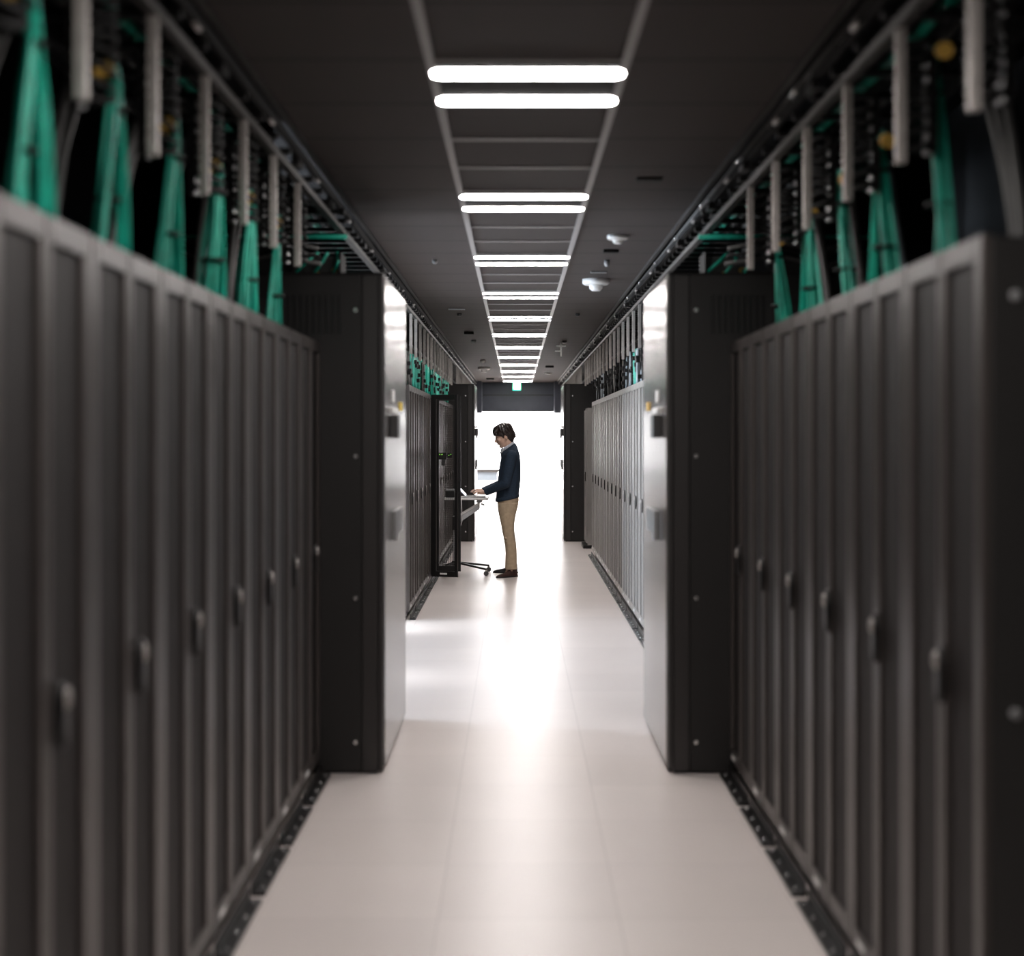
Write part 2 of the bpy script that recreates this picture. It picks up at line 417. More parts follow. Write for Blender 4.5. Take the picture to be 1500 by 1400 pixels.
MB().box(-1.2*u, 1.2*u, -0.015, 0.015, -20*u, -6*u).build('stem', M['whitepl'], t)
MB().box(-9*u, -1.2*u, -0.01, 0.01, -13*u, -11.5*u).build('side_arm', M['whitepl'], t)
# exit sign
y = 31.9; u = y/F
t = thing('exit_sign', ((757-756)*u, y, CZ), 'lit green and white exit sign hanging at the aisle end', 'exit sign')
zc = (637-565.5)*u+EYE-CZ
MB().box(-6*u, 6*u, -0.03, 0.03, zc-6.2*u, zc+5.8*u).build('sign_box', M['exitgreen'], t)
MB().box(-4.6*u, 4.6*u, -0.034, -0.03, zc-4.4*u, zc+4.6*u).build('sign_face', M['exitwhite'], t)
mb = MB()   # running figure and doorway outline
mb.box(1.2*u, 1.7*u, -0.037, -0.034, zc-3.6*u, zc+3.6*u).box(1.2*u, 3.6*u, -0.037, -0.034, zc+3.1*u, zc+3.6*u).box(3.1*u, 3.6*u, -0.037, -0.034, zc-3.6*u, zc+3.6*u)
mb.bar((-1.2*u, -0.0355, zc+1.3*u), (-0.4*u, -0.0355, zc-0.8*u), 0.003, 0.014).bar((-0.4*u, -0.0355, zc-0.8*u), (-2.2*u, -0.0355, zc-3.2*u), 0.003, 0.01)
mb.bar((-0.4*u, -0.0355, zc-0.8*u), (0.8*u, -0.0355, zc-2.6*u), 0.003, 0.01).bar((-2.6*u, -0.0355, zc+0.2*u), (0.6*u, -0.0355, zc+0.8*u), 0.003, 0.009)
mb.lathe([(0.6*u, -0.037), (0.6*u, -0.034)], (-1.3*u, 0, zc+2.4*u), 10, 'Y')
mb.build('sign_symbol', M['exitgreen'], t)
MB().box(-0.012, 0.012, -0.01, 0.01, zc+5.8*u, 0).build('sign_stem', M['steel'], t)

# ------------------------------------------------------------------ server racks
def rack_leaf(w, sgn, mf, mm, parent, stile_in=0.032, stile_out=0.055, name='door', mesh_m=None):
    """leaf hinged at local origin, spans y 0..sgn*w, front at x=0"""
    mb = MB(); Z0, Z1 = 0.075, RH-0.006; T = 0.028
    def stile(a, b):
        # rounded vertical profile bulging to +x
        prof = []
        e = 0.004 if b > a else -0.004
        prof = [(-0.007, a), (-0.004, a+e*0.3), (-0.003, a+e), (-0.003, b-e), (-0.004, b-e*0.3), (-0.007, b)]
        prof += [(-T, b), (-T, a)]
        mb.loft([[(x, y, z) for x, y in prof] for z in (Z0, Z1)])
    g = 0.003
    stile(sgn*g, sgn*(g+stile_out)); stile(sgn*(w-g-stile_in), sgn*(w-g))
    ya, yb = sorted((sgn*(g+stile_out), sgn*(w-g-stile_in)))
    mb.box(-T, -0.003, ya, yb, Z1-0.05, Z1).box(-T, -0.003, ya, yb, Z0, Z0+0.06)
    for f in mb.bm.faces: f.smooth = False
    d = mb.build(name, mf, parent)
    MB().box(-0.018, -0.014, ya, yb, Z0+0.06, Z1-0.05).build('mesh_panel', mm, d)
    return d
def rack_handle(parent, y, zc=1.035, big=False):
    g = 1.25 if big else 1.0
    mb = MB()
    rings = []
    for h, s in ((-0.003, 1), (0.004*g*g, 1), (0.007*g*g*g, 0.85)):
        rings.append([(0.0+h, y+0.019*g*s*math.cos(a), zc+0.056*g*s*math.sin(a)) for a in [2*PI*k/16 for k in range(16)]])
    mb.loft(rings); hd = mb.build('handle', M['blackmetal'], parent)
    MB().ell((0.009*g*g, y, zc+0.034), (0.007*g, 0.013*g, 0.018*g)).build('lever_glint', M['steel'], hd)  # bright steel stands in for the highlight atop the handle
    return hd
def make_rack(w, hoff, mf, mm, open_angles=None, big=False):
    t = thing('server_rack', (0, 0, 0), '', 'server rack')
    mb = MB()
    # open-fronted carcass: sides, back, top, bottom
    mb.box(-1.05, -0.032, -w/2+0.001, -w/2+0.02, 0.05, RH-0.01).box(-1.05, -0.032, w/2-0.02, w/2-0.001, 0.05, RH-0.01)
    mb.box(-1.05, -1.03, -w/2+0.02, w/2-0.02, 0.05, RH-0.01).box(-1.03, -0.032, -w/2+0.02, w/2-0.02, RH-0.03, RH-0.01).box(-1.03, -0.032, -w/2+0.02, w/2-0.02, 0.05, 0.075)
    mb.build('cabinet_body', M['rackbody'], t)
    if open_angles:
        for k in range(9): MB().box(-0.9, -0.07, -w/2+0.025, w/2-0.025, 0.12+k*0.21, 0.12+k*0.21+0.16).build('server_unit', M['darkgrey'], t)
    MB().box(-1.02, -0.05, -w/2+0.01, w/2-0.01, 0, 0.05).build('plinth', M['blackmetal'], t)
    a = rack_leaf(w/2, 1, mf, mm, t); a.location = (0, -w/2, 0)
    b = rack_leaf(w/2, -1, mf, mm, t); b.location = (0, w/2, 0)
    rack_handle(b, -w/2+max(hoff, 0.02), big=big)
    MB().box(0.001, 0.004, w/2-0.2, w/2-0.12, 0.1, 0.118).build('badge', M['whitepl'], a)
    br = MB().box(0.006, 0.05, -w/2+0.03, w/2-0.03, 0, 0.012).box(0.0, 0.008, -w/2+0.03, w/2-0.03, 0, 0.05)
    bo = br.build('floor_bracket', M['blackmetal'], t)
    for k in range(4):
        yy = -w/2+0.08+k*(w-0.16)/3; MB().lathe([(0.008, 0.012), (0.008, 0.018), (0.004, 0.02)], (0.03, yy, 0), 8).build('bolt', M['chrome'], bo)
    if open_angles:
        a.rotation_euler.z, b.rotation_euler.z = open_angles
    return t
WFL = 0.612
protoL = make_rack(WL, 0.075, M['rackframe'], M['rackmesh'], big=True)
protoR = make_rack(WR, 0.0, M['rackframe'], M['rackmesh'], big=True)
used = set()
def place(proto, x, y, rz, label, group):
    o = proto if proto not in used else copy_tree(proto); used.add(proto)
    o.location = (x, y, 0); o.rotation_euler.z = rz
    o['label'] = label; o['group'] = group
    return o
for k in range(8):
    place(protoL, XL, NY0-WL*(k+0.5), 0, ('dark double-door server rack in the near left row, ' + ('touching the left cooling cabinet' if k == 0 else ORD[k]+' from the cooling cabinet')), 'server racks in the near left row')
for k in range(6):
    r_ = place(protoR, XR, NY0-WR*(k+0.5), PI, ('dark double-door server rack in the near right row, ' + ('touching the right cooling cabinet' if k == 0 else (ORD[k]+' from the cooling cabinet' if k < 5 else 'end one with exposed side'))), 'server racks in the near right row')
# exposed side panel of the right row's end rack
sp = MB().box(0.02, 1.03, 0.0, 0.012, 0.06, RH-0.02).build('side_panel', M['rackbody'], None, 0.002)
sp.parent = r_; sp.matrix_parent_inverse.identity(); sp.location = (-1.05, WR/2, 0)
for xx in (0.98, 0.90):
    for zz in (1.0, 1.9, 0.15): MB().lathe([(0.012, 0.012), (0.012, 0.017), (0.006, 0.019)], (xx, 0, zz), 10, 'Y').build('screw', M['grey'], sp)
# far left row
FL0 = 12.28
protoF = make_rack(0.61, 0.03, M['rackframe'], M['rackmesh'])
openr = None
for k in range(14):
    y = FL0+0.61*(k+0.5)
    if k == 5:
        openr = make_rack(0.61, 0.03, M['blackmetal'], M['openmesh'], (math.radians(-106), math.radians(90-2)))
        openr.location = (XL, y, 0); openr['label'] = 'server rack beside the man with both black mesh doors swung open'; openr['group'] = 'server racks in the far left row'
        continue
    lab = 'dark server rack in the far left row, '
    if k == 0: lab += 'nearest the camera'
    elif k == 4: lab += 'just before the open-doored rack'
    elif k < 5: lab += ORD[k]+' from its near end'
    elif k == 6: lab += 'just past the open-doored rack'
    else: lab += ORD[k-6]+' past the open-doored rack'
    place(protoF, XL, y, 0, lab, 'server racks in the far left row')
# far right row, rack paint lightened to stand in for side daylight
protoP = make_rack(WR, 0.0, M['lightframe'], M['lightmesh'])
FR0 = 11.35-WR/2-WR*3
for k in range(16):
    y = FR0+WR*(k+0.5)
    lab = 'server rack tinted as daylit in the far right row, ' + ('nearest the camera' if k == 0 else 'last, at its far end' if k == 15 else ORD[k]+' from the near end')
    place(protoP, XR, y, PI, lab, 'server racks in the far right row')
# slim pale rack between the row and the far cabinet
t = thing('slim_cabinet', (XR, 20.3, 0), 'slim pale blue-grey cabinet between the far right racks and far cooling cabinet', 'cabinet')
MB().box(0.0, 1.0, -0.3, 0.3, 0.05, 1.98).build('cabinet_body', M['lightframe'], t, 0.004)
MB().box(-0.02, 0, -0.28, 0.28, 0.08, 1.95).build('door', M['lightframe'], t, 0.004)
MB().box(-0.035, -0.02, -0.22, -0.19, 0.95, 1.08).build('handle', M['blackmetal'], t)
MB().box(-0.06, 0.95, -0.28, 0.28, 0, 0.05).build('plinth', M['blackmetal'], t)

# black KVM/camera clipped on the open door with status lights
t = thing('status_unit', (XL+0.06, 15.40, 1.37), 'black status unit with green lights hooked on the open mesh door', 'device')
MB().box(0.02, 0.11, -0.05, -0.012, -0.035, 0.04).box(0.115, 0.17, -0.05, -0.012, -0.015, 0.035).build('case', M['blackmetal'], t, 0.003)
MB().box(0.10, 0.125, -0.04, -0.02, 0.0, 0.02).bar((0.08, -0.03, -0.03), (0.07, -0.03, -0.10), 0.04, 0.03).build('mount_arm', M['darkgrey'], t)
for xx, zz in ((0.035, 0.02), (0.06, 0.02), (0.135, 0.01), (0.155, 0.02)): MB().box(xx-0.0025, xx+0.0025, -0.053, -0.05, zz-0.0025, zz+0.0025).build('status_light', M['led'], t)

# ------------------------------------------------------------------ cooling cabinets
CH = 2.355
def cooling(front_x, depth_x, y0, L, side, label, sticker):
    """side=+1: front faces +x (left row)."""
    t = thing('cooling_cabinet', (front_x, y0, 0), label, 'cooling cabinet', 'tall cooling cabinets between the rack rows')
    s = side
    def B(mb, a, b, *r):
        a, b = sorted((-s*a, -s*b)); return mb.box(a, b, *r)
    d = depth_x
    B(MB(), 0.02, d, 0.012, L-0.012, 0.03, CH-0.01).build('cabinet_body', M['cracside'], t)
    B(MB(), 0.03, d-0.02, 0.02, L-0.02, 0, 0.03).build('plinth', M['black'], t)
    B(MB(), 0.0, 0.022, 0.0, 0.03, 0.012, CH).build('front_post', M['cracstrip'], t, 0.003)
    B(MB(), 0.026, 0.098, 0.0, 0.02, 0.012, CH).build('corner_post', M['cracstrip'], t, 0.003)
    sp = B(MB(), 0.104, d, 0.0, 0.012, 0.012, CH).build('side_panel', M['cracside'], t, 0.003)
    for zz in (0.15, 0.83, 1.5, 2.19):
        MB().lathe([(0.011, -0.005), (0.011, 0.0), (0.006, 0.004)], (-s*0.13, 0, zz), 10, 'Y').build('screw', M['chrome'], sp)
    mb = MB()
    for q in range(9): B(mb, 0.2+q*0.03, 0.215+q*0.03, -0.004, 0.0, 2.08, 2.26)
    mb.build('vent_grille', M['blackmetal'], sp)
    f = B(MB(), -0.006, 0.018, 0.034, L-0.006, 0.03, CH-0.003).build('front_door', M['cracfront'], t, 0.004)
    mb = MB(); B(mb, -0.05, -0.006, 0.24, 0.38, 1.585, 1.70); mb.build('latch_box', M['darkgrey'], f, 0.008)
    mb = MB(); B(mb, -0.03, -0.006, 0.36, 0.56, 1.60, 1.68); mb.build('display', M['grey'], f, 0.006)
    mb = MB(); B(mb, -0.03, -0.006, 0.24, 0.5, 1.705, 1.735); mb.build('label_strip', M['whitepl'], f, 0.004)
    mb = MB(); B(mb, -0.012, -0.006, 0.40, 0.50, 1.765, 1.825); mb.build('notice', M['whitepl'], f, 0.002)
    mb = MB(); B(mb, -0.014, -0.006, 0.86, 0.98, 1.73, 1.775); mb.build('warning_sticker', M['yellow' if sticker else 'amber'], f)
    mb = MB(); B(mb, -0.03, -0.006, 0.42, 0.50, 1.07, 1.22); B(mb, -0.03, -0.006, 0.56, 0.80, 1.10, 1.22); mb.build('handle', M['grey'], f, 0.006)
    B(MB(), 0.0, d, 0.0, L, CH, CH+0.012).build('top_cover', M['black'], t)
    return t
cooling(-0.628, 1.4, NY0+0.005, 1.31, 1, 'tall dark cooling cabinet jutting into aisle, near left', True)
cooling(0.719, 1.4, NY0+0.005, 1.24, -1, 'tall dark cooling cabinet jutting into aisle, near right', False)
cooling(-0.628, 1.4, 21.36, 1.3, 1, 'tall dark cooling cabinet behind the man, far left', True)
cooling(0.719, 1.4, 21.36, 1.3, -1, 'tall dark cooling cabinet far right by the bright doorway', False)
# signal lamps/handles on far cabinets seen against the white room
for sx, lab in ((-0.628, 'far left'), (0.719, 'far right')):
    s = 1 if sx < 0 else -1
    for zz, q in ((1.66, 'upper'), (1.22, 'lower')):
        o = MB().box(min(0, s*0.02), max(0, s*0.02), -0.04, 0.04, -0.05, 0.05).build('door_stop', M['blackmetal'], None, 0.004)
        o.location = (sx+s*0.006, 22.4, zz-0.06); tag(o, '%s small black block on the %s cooling cabinet side' % (q, lab), 'latch')

# black baffles added above the cabinets to hide the lit side passage
struct(MB().box(-2.2, -1.36, 7.95, 8.0, CH+0.02, 3.35).build('trim_9', M['black']))
struct(MB().box(1.45, 2.35, 7.95, 8.0, CH+0.02, 3.35).build('trim_10', M['black']))
# ------------------------------------------------------------------ overhead trays
def overhead(x, side, y0, y1, label, hang_y, rung_step=0.3, hl=0.365):
    """ladder tray from x outwards (away from aisle), hangers in the rack-front plane"""
    s = side            # -1 left, +1 right
    t = thing('cable_tray', (x, y0, 2.68), label, 'cable tray')
    L = y1-y0
    def B(mb, a, b, *r):
        a, b = sorted((s*a, s*b)); return mb.box(a, b, *r)
    B(MB(), -0.012, 0.02, 0, L, -0.013, 0.013).build('lower_rail', M['dullsteel'], t)
    B(MB(), -0.045, -0.03, 0, L, 0.055, 0.085).build('side_rail', M['black'], t)
    B(MB(), 0.36, 0.38, 0, L, 0.0, 0.08).build('side_rail', M['blackmetal'], t)
    n = int(L/rung_step)
    rm = None
    for k in range(min(n, 95)):
        if rm is None:
            ro = B(MB(), -0.03, 0.36, -0.02, 0.02, 0.028, 0.05).build('rung', M['blackmetal'], t); rm = ro
        else:
            ro = rm.copy(); COL.objects.link(ro); ro.parent = t
        ro.location = (0, (k+0.5)*L/min(n, 95), 0)
    hm = None
    for hy in hang_y:
        if hm is None:
            hm = B(MB(), -0.006, 0.018, -0.012, 0.012, -hl, -0.013).build('hanger_bar', M['hanger'], t); h = hm
        else:
            h = hm.copy(); COL.objects.link(h); h.parent = t
        h.location = (0, hy-y0, 0)
    return t
nl = [6.03-0.6*k for k in range(7)]; nr = [6.14-0.6*k for k in range(7)]
overhead(XL, -1, 1.2, 7.6, 'ladder cable tray with steel hanger bars over the near left racks', nl)
overhead(XR, 1, 1.2, 7.6, 'ladder cable tray with steel hanger bars over the near right racks', nr)
overhead(XL, -1, 7.65, 20.6, 'ladder cable tray with hanger bars over the far left racks', [12.52+0.606*k for k in range(14)], 0.22)
overhead(XR, 1, 7.65, 20.9, 'ladder cable tray with hanger bars over the far right racks', [11.64+0.604*k for k in range(16)], 0.22)
overhead(XL, -1, 20.7, 31.8, 'ladder cable tray above the far left cooling cabinet', [22.2+0.6*k for k in range(14)], 0.22, 0.28)
overhead(XR, 1, 21.0, 31.8, 'ladder cable tray above the far right cooling cabinet', [22.2+0.6*k for k in range(14)], 0.22, 0.28)
# conduits along the ceiling edge
for s, xe, lab in ((-1, CEL, 'left'), (1, CER, 'right')):
    for j, (dx, z, r, nm) in enumerate(((0.035, 2.765, 0.008, 'upper'), (0.03, 2.735, 0.006, 'middle'), (0.065, 2.79, 0.009, 'outer'))):
        t = thing('conduit', (xe+s*dx, 0.5, z), '%s thin steel conduit along the %s ceiling edge' % (nm, lab), 'conduit', 'conduits along the %s ceiling edge' % lab)
        MB().cyl((0, 0, 0), (0, 31.4, 0), r, 8).build('pipe', M['dullsteel' if j == 0 else 'blackcable'], t)
        pipe = t.children[0]
        cp = MB().cyl((0, 0, 0), (0, 0.08, 0), r*1.5, 8).build('coupling', M['chrome' if j == 0 else 'steel'], pipe)
        for q in range(26):
            o = cp if q == 0 else cp.copy()
            if q: COL.objects.link(o); o.parent = pipe
            o.location = (0, 0.7+q*1.2+j*0.3, 0)
    # cable clips/brackets above aisle edge
    for q in range(22):
        yy = 3.2+q*1.3+R.uniform(-0.2, 0.2)
        o = MB().box(-0.014, 0.014, -0.05, 0.05, -0.03, 0.035).bar((0, -0.05, -0.02), (s*0.07, -0.05, -0.05), 0.01).build('tray_clamp', M['blackmetal'], None)
        o.location = (xe+s*0.045, yy, 2.735)
        tag(o, 'black clamp under the %s ceiling edge, %s from the camera' % (lab, ORD[q] if q < 18 else ['nineteenth', 'twentieth', 'twenty-first', 'twenty-second'][q-18]), 'clamp', 'clamps under the %s ceiling edge' % lab)
    # main black cables on the tray
    for j in range(5):
        pts = []
        for q in range(53):
            pts.append((xe+s*(0.13+j*0.055)+R.uniform(-0.012, 0.012), 1.3+q*0.58, 2.755+R.uniform(-0.006, 0.014)))
        m_ = [M['blackcable'], M['blackcable'], M['teal'], M['blackcable'], M['greycable']][j]
        col = ['black', 'black', 'teal', 'black', 'grey'][j]
        tag(MB().tube(pts, 0.016, 7).build('trunk_cable', m_), '%s trunk cable on the %s overhead tray, %s from the aisle' % (col, lab, ORD[j]), 'cable', 'trunk cables on the %s tray' % lab)

# ------------------------------------------------------------------ cable bundles
def strands(mb, top, bot, n, w_t, w_b, r, sag, seg=7, tw=0.0):
    for i in range(n):
        a = R.uniform(-1, 1); b = R.uniform(-1, 1); c_ = R.uniform(-1, 1)
        p0 = Vector(top)+Vector((c_*w_t*0.5, a*w_t, R.uniform(-0.01, 0.01)))
        p1 = Vector(bot)+Vector((c_*w_b*0.5, b*w_b, 0))
        ctrl = (p0+p1)/2+Vector((sag[0]+R.uniform(-0.01, 0.01), sag[1]+a*w_t*0.3, sag[2]))
        pts = []
        for q in range(seg+1):
            t = q/seg; pts.append(p0*(1-t)**2+ctrl*2*t*(1-t)+p1*t*t)
        mb.tube(pts, r*R.uniform(0.85, 1.15), 5)
def bundle(x, y, ztop, s, label, group, two=True, arm=True, n=9, m='teal', r=0.0075, wt=0.018, wb=0.03, zb=RH-0.02, dy=0.0):
    t = thing('cable_bundle', (x, y, zb), label, 'cables', group)
    H = ztop-zb
    mb = MB()
    strands(mb, (0, 0, H), (0.02*s, -0.07+dy, 0), n, wt, wb, r, (0, 0, 0))
    strands(mb, (0, 0, H*0.95), (0.03*s, R.uniform(-0.12, 0.14), 0), 2, wt, wb, r*0.8, (0.03*s, R.uniform(-0.1, 0.1), 0))
    if two: strands(mb, (0, 0, H), (0.02*s, 0.14+dy, 0), max(3, n*2//3), wt, wb*0.8, r, (0, 0.03, 0.05))
    mb.build('cable_strands', M[m], t)
    MB().lathe([(wt+0.010, H*0.86-0.006), (wt+0.012, H*0.86), (wt+0.010, H*0.86+0.006)], (0, 0, 0), 12).build('cable_tie', M['blackcable'], t)
    MB().lathe([(wb*0.6+0.012, H*0.35-0.005), (wb*0.6+0.014, H*0.35), (wb*0.6+0.012, H*0.35+0.005)], (0.01*s, -0.03+dy*0.65, 0), 12).build('cable_tie', M['blackcable'], t)
    if arm:
        mb = MB()
        for i in range(5):
            o = R.uniform(-0.012, 0.012); q = R.uniform(-0.012, 0.012)
            mb.tube([(o, 0.01, H*0.92), (o, -0.0, H+0.02+q), (o-0.01*s, -0.06, H+0.035+q), (o-0.02*s, -0.15, H+0.0+q)], r, 5)
        mb.build('side_strands', M['teal2' if m == 'teal' else m], t)
        MB().cyl((-0.02*s, -0.15, H), (-0.024*s, -0.19, H-0.012), 0.022, 10).build('connector', M['amber'], t)
    return t
def manager(x, y, s, label, group, z0=2.36, z1=2.66):
    t = thing('cable_manager', (x, y, z0), label, 'cable manager', group)
    MB().box(-0.012, 0.012, -0.03, 0.03, 0, z1-z0).build('back_plate', M['blackmetal'], t)
    mb = MB(); n = 9
    for i in range(n):
        zz = 0.02+i*(z1-z0-0.04)/(n-1)
        pts = [(-s*0.012-s*0.075*math.sin(a), 0.055*math.cos(a), zz+0.012*math.sin(a*2+i)) for a in [PI*q/8 for q in range(9)]]
        mb.tube(pts, 0.009, 6)
    mb.build('cable_rings', M['blackcable'], t)
def loose(x, y, s, label, group, m='greycable', r=0.014, lean=0.25, ztop=2.62, n=3, zb=RH-0.02):
    mb = MB()
    for i in range(n):
        o = (i-(n-1)/2)*0.035
        p0 = Vector((s*R.uniform(0, 0.05), lean+o, ztop-zb)); p1 = Vector((s*0.04, o-0.02, 0)); c_ = Vector((s*0.02, o*1.2-0.02, (ztop-zb)*0.55))
        mb.tube([p0*(1-q/8)**2+c_*2*(q/8)*(1-q/8)+p1*(q/8)**2 for q in range(9)], r, 7)
    o = mb.build('loose_cables', M[m]); o.location = (x, y, zb); tag(o, label, 'cables', group)
def rn(k): return 'rack beside the cooling cabinet' if k == 0 else ORD[k]+' rack from the cooling cabinet'
for k in range(6):
    bundle(-0.985, 5.9-0.6*k, 2.46, -1, 'teal cable bundle dropping onto the near left %s' % rn(k+1), 'teal bundles over the near left racks', two=True, n=9, wt=0.020 if k < 3 else 0.016, wb=0.045 if k < 3 else 0.032, r=0.0065)
for k in range(7):
    loose(-1.24, 6.28-0.6*k, -1, 'grey cables sloping down onto the near left %s' % rn(k), 'grey cables over the near left racks', lean=0.22)
    manager(-1.02, 6.3-0.6*k, -1, 'black ringed cable manager hanging over the near left %s' % rn(k), 'cable managers over the near left racks')
for k in range(6):
    if k < 5: bundle(1.15, (6.26, 5.6, 5.04, 4.49, 3.92)[k], (2.44, 2.46, 2.48, 2.50, 2.62)[k], 1, 'teal cable bundle dropping onto the near right %s' % rn(k), 'teal bundles over the near right racks', two=k % 2 == 1, n=9, wt=0.022, wb=0.048, r=0.0065)
    loose(1.36, 6.35-0.6*k, 1, '%s cables sloping down onto the near right %s' % (('pale grey' if k in (1, 2, 4) else 'dark grey'), rn(k)), 'grey cables over the near right racks', m='palecable' if k == 2 else 'greycable', lean=0.2)
    manager(1.12, 6.25-0.6*k, 1, 'black ringed cable manager hanging over the near right %s' % rn(k), 'cable managers over the near right racks')
def drape(x, y, s, w, label, group, mats, n, cat='cables', ztop=2.34):
    """flat fan of cables over one far rack"""
    t = thing('cable_drape', (x, y, RH-0.01), label, cat, group)
    for m in mats:
        mb = MB()
        for i in range(n):
            y0 = R.uniform(-w/2, w/2); y1 = y0+R.uniform(-0.12, 0.12); xx = R.uniform(-0.06, 0.06)
            zt = ztop-RH+R.uniform(-0.02, 0.03)
            cy = (y0+y1)/2+R.uniform(-0.06, 0.06)
            p0, p1, c_ = Vector((xx, y0, zt)), Vector((xx, y1, 0)), Vector((xx, cy, zt*0.45))
            mb.tube([p0*(1-q/5)**2+c_*2*(q/5)*(1-q/5)+p1*(q/5)**2 for q in range(6)], 0.011, 5)
        mb.build('cable_strands', M[m], t)
    for i in range(4):
        yy, zz = R.uniform(-w/2, w/2), R.uniform(0.05, 0.25); MB().box(0.05 if s < 0 else -0.08, 0.08 if s < 0 else -0.05, yy-0.02, yy+0.02, zz-0.015, zz+0.02).build('cable_tie', M['blackcable'], t)
for k in range(13):
    y = FL0+0.61*(k+0.5)
    drape(-1.0, y, -1, 0.5, 'dense teal cables over the far left row, %s rack from its near end' % ORD[k], 'teal cables over the far left racks', ('teal', 'teal2') if k % 3 else ('teal', 'greycable'), 12)
for k in range(16):
    y = FR0+WR*(k+0.5)
    pal = (('palecable', 'blackcable') if k in (3, 4, 5, 6) else ('blackcable', 'palecable') if k > 11 else ('blackcable', 'greycable'))
    if k in (5,): pal = ('teal2', 'greycable')
    drape(1.09, y, 1, 0.5, '%s cables over the far right row, %s rack from its near end' % (('teal and grey' if k == 5 else 'pale grey' if k in (3, 4, 6) or k > 11 else 'black'), ORD[k]), 'cables over the far right racks', pal, 9 if k in (3, 4, 5, 6) else 5)

# things crossing above the near cooling cabinets
for s, xx, lab in ((-1, -0.86, 'left'), (1, 0.93, 'right')):
    t = thing('flexible_conduit', (xx, 7.15, 2.72), 'shiny ribbed conduit crossing above the near %s cooling cabinet' % lab, 'conduit')
    mb = MB(); prof = []
    pts = [(s*q*0.012, 0, -0.0+0.02*math.sin(q*0.05)) for q in range(60)]
    mb.tube(pts, [0.02 if q % 2 else 0.015 for q in range(60)], 8).build('ribbed_hose', M['blackmetal'], t)
    for q in (4, 12, 20, 26): MB().cyl(pts[q], pts[q+1], 0.024, 10).build('hose_clamp', M['chrome'], t)
    tag(MB().tube([(xx+s*0.02, 7.4, 2.63), (xx+s*0.3, 7.42, 2.635), (xx+s*0.9, 7.4, 2.63)], 0.012, 8).build('teal_cable', M['teal']),
        'teal cable crossing above the near %s cooling cabinet' % lab, 'cable')
    t = thing('patch_box', (xx+s*0.16, 7.3, CH+0.012), 'small open patch box with coloured plugs on the near %s cooling cabinet' % lab, 'patch box')
    MB().box(-0.11, 0.11, 0.1, 0.2, 0, 0.16).build('box_back', M['darkgrey'], t)
    for q in (-1, 1): MB().box(q*0.117-0.006, q*0.117+0.006, -0.02, 0.2, 0, 0.17).build('box_side', M['black'], t)
    for q in range(3):
        pg = MB().cyl((-0.1+q*0.09, 0.1, 0.05+0.02*q), (-0.1+q*0.09, 0.05, 0.045+0.02*q), 0.014, 8).build('plug', M['amber'], t)
        MB().tube([(-0.1+q*0.09, 0.05, 0.045+0.02*q), (-0.12+q*0.1, 0.0, 0.06), (-0.05+q*0.08, -0.02, 0.12), (0.0+q*0.05, 0.02, 0.17)], 0.008, 6).build('patch_cable', M['teal'], pg)
    for j in range(3):
        tag(MB().tube([(xx+s*(0.1+j*0.02), 7.0+j*0.09, 2.44+j*0.05), (xx+s*0.35, 7.0+j*0.09, 2.48+j*0.05), (xx+s*0.6, 7.0+j*0.09, 2.43+j*0.05), (xx+s*0.8, 7.0+j*0.09, 2.5+j*0.04)], 0.011, 7).build('looped_cable', M[['greycable', 'blackcable', 'greycable'][j]]),
            '%s looped cable above the near %s cooling cabinet' % (['lowest', 'middle', 'topmost'][j], lab), 'cable', 'looped cables above the near %s cabinet' % lab)

# ------------------------------------------------------------------ workstation cart
CY = 16.40
def P(px, py, Y=CY): return ((px-756)*Y/F, EYE+(637-py)*Y/F)
t = thing('mobile_workstation', (-0.70, CY, 0), 'white-topped height adjustable cart on castors in front of the man', 'cart')
tz = 0.885
MB().box(-0.12, 0.385, -0.24, 0.27, tz-0.024, tz).build('table_top', M['whitepl'], t, 0.008)
MB().box(0.25, 0.31, -0.2, 0.2, tz-0.055, tz-0.028).bar((0.30, -0.15, tz-0.07), (0.34, -0.15, tz-0.085), 0.02).build('under_bracket', M['grey'], t, 0.004)
for s in (-1, 1):
    yy = s*0.12
    MB().bar((0.27, yy, tz-0.075), (-0.02, yy, tz-0.25), 0.022, 0.02).build('upper_link', M['whitepl'], t)
    MB().bar((0.27, yy, tz-0.115), (-0.02, yy, tz-0.305), 0.026, 0.045).build('lower_link', M['laptop'], t)
MB().bar((0.27, 0, tz-0.03), (0.27, 0, tz-0.13), 0.02, 0.26).build('hinge_plate', M['steel'], t)
MB().cyl((0.2, 0, tz-0.17), (0.0, 0, tz-0.40), 0.006).build('gas_spring', M['blackmetal'], t)
MB().box(-0.03, 0.035, -0.14, 0.14, tz-0.37, tz-0.22).build('pivot_block', M['blackmetal'], t, 0.005)
MB().box(-0.025, 0.025, -0.03, 0.03, 0.10, tz-0.37).build('column', M['laptop'], t, 0.006)
MB().box(-0.04, 0.04, -0.05, 0.05, 0.09, 0.15).build('column_foot', M['blackmetal'], t, 0.006)
for dx, dy in ((0.36, -0.25), (0.38, 0.24), (-0.12, -0.25), (-0.12, 0.24)):
    lg = MB().bar((0, 0, 0.135), (dx, dy, 0.075), 0.03, 0.022).build('leg', M['blackmetal'], t, 0.004)
    cs = MB().cyl((dx, dy-0.012, 0.028), (dx, dy+0.012, 0.028), 0.028, 14).build('castor', M['darkgrey'], lg)
    MB().cyl((dx, dy, 0.05), (dx, dy, 0.07), 0.012).build('castor_stem', M['chrome'], cs)
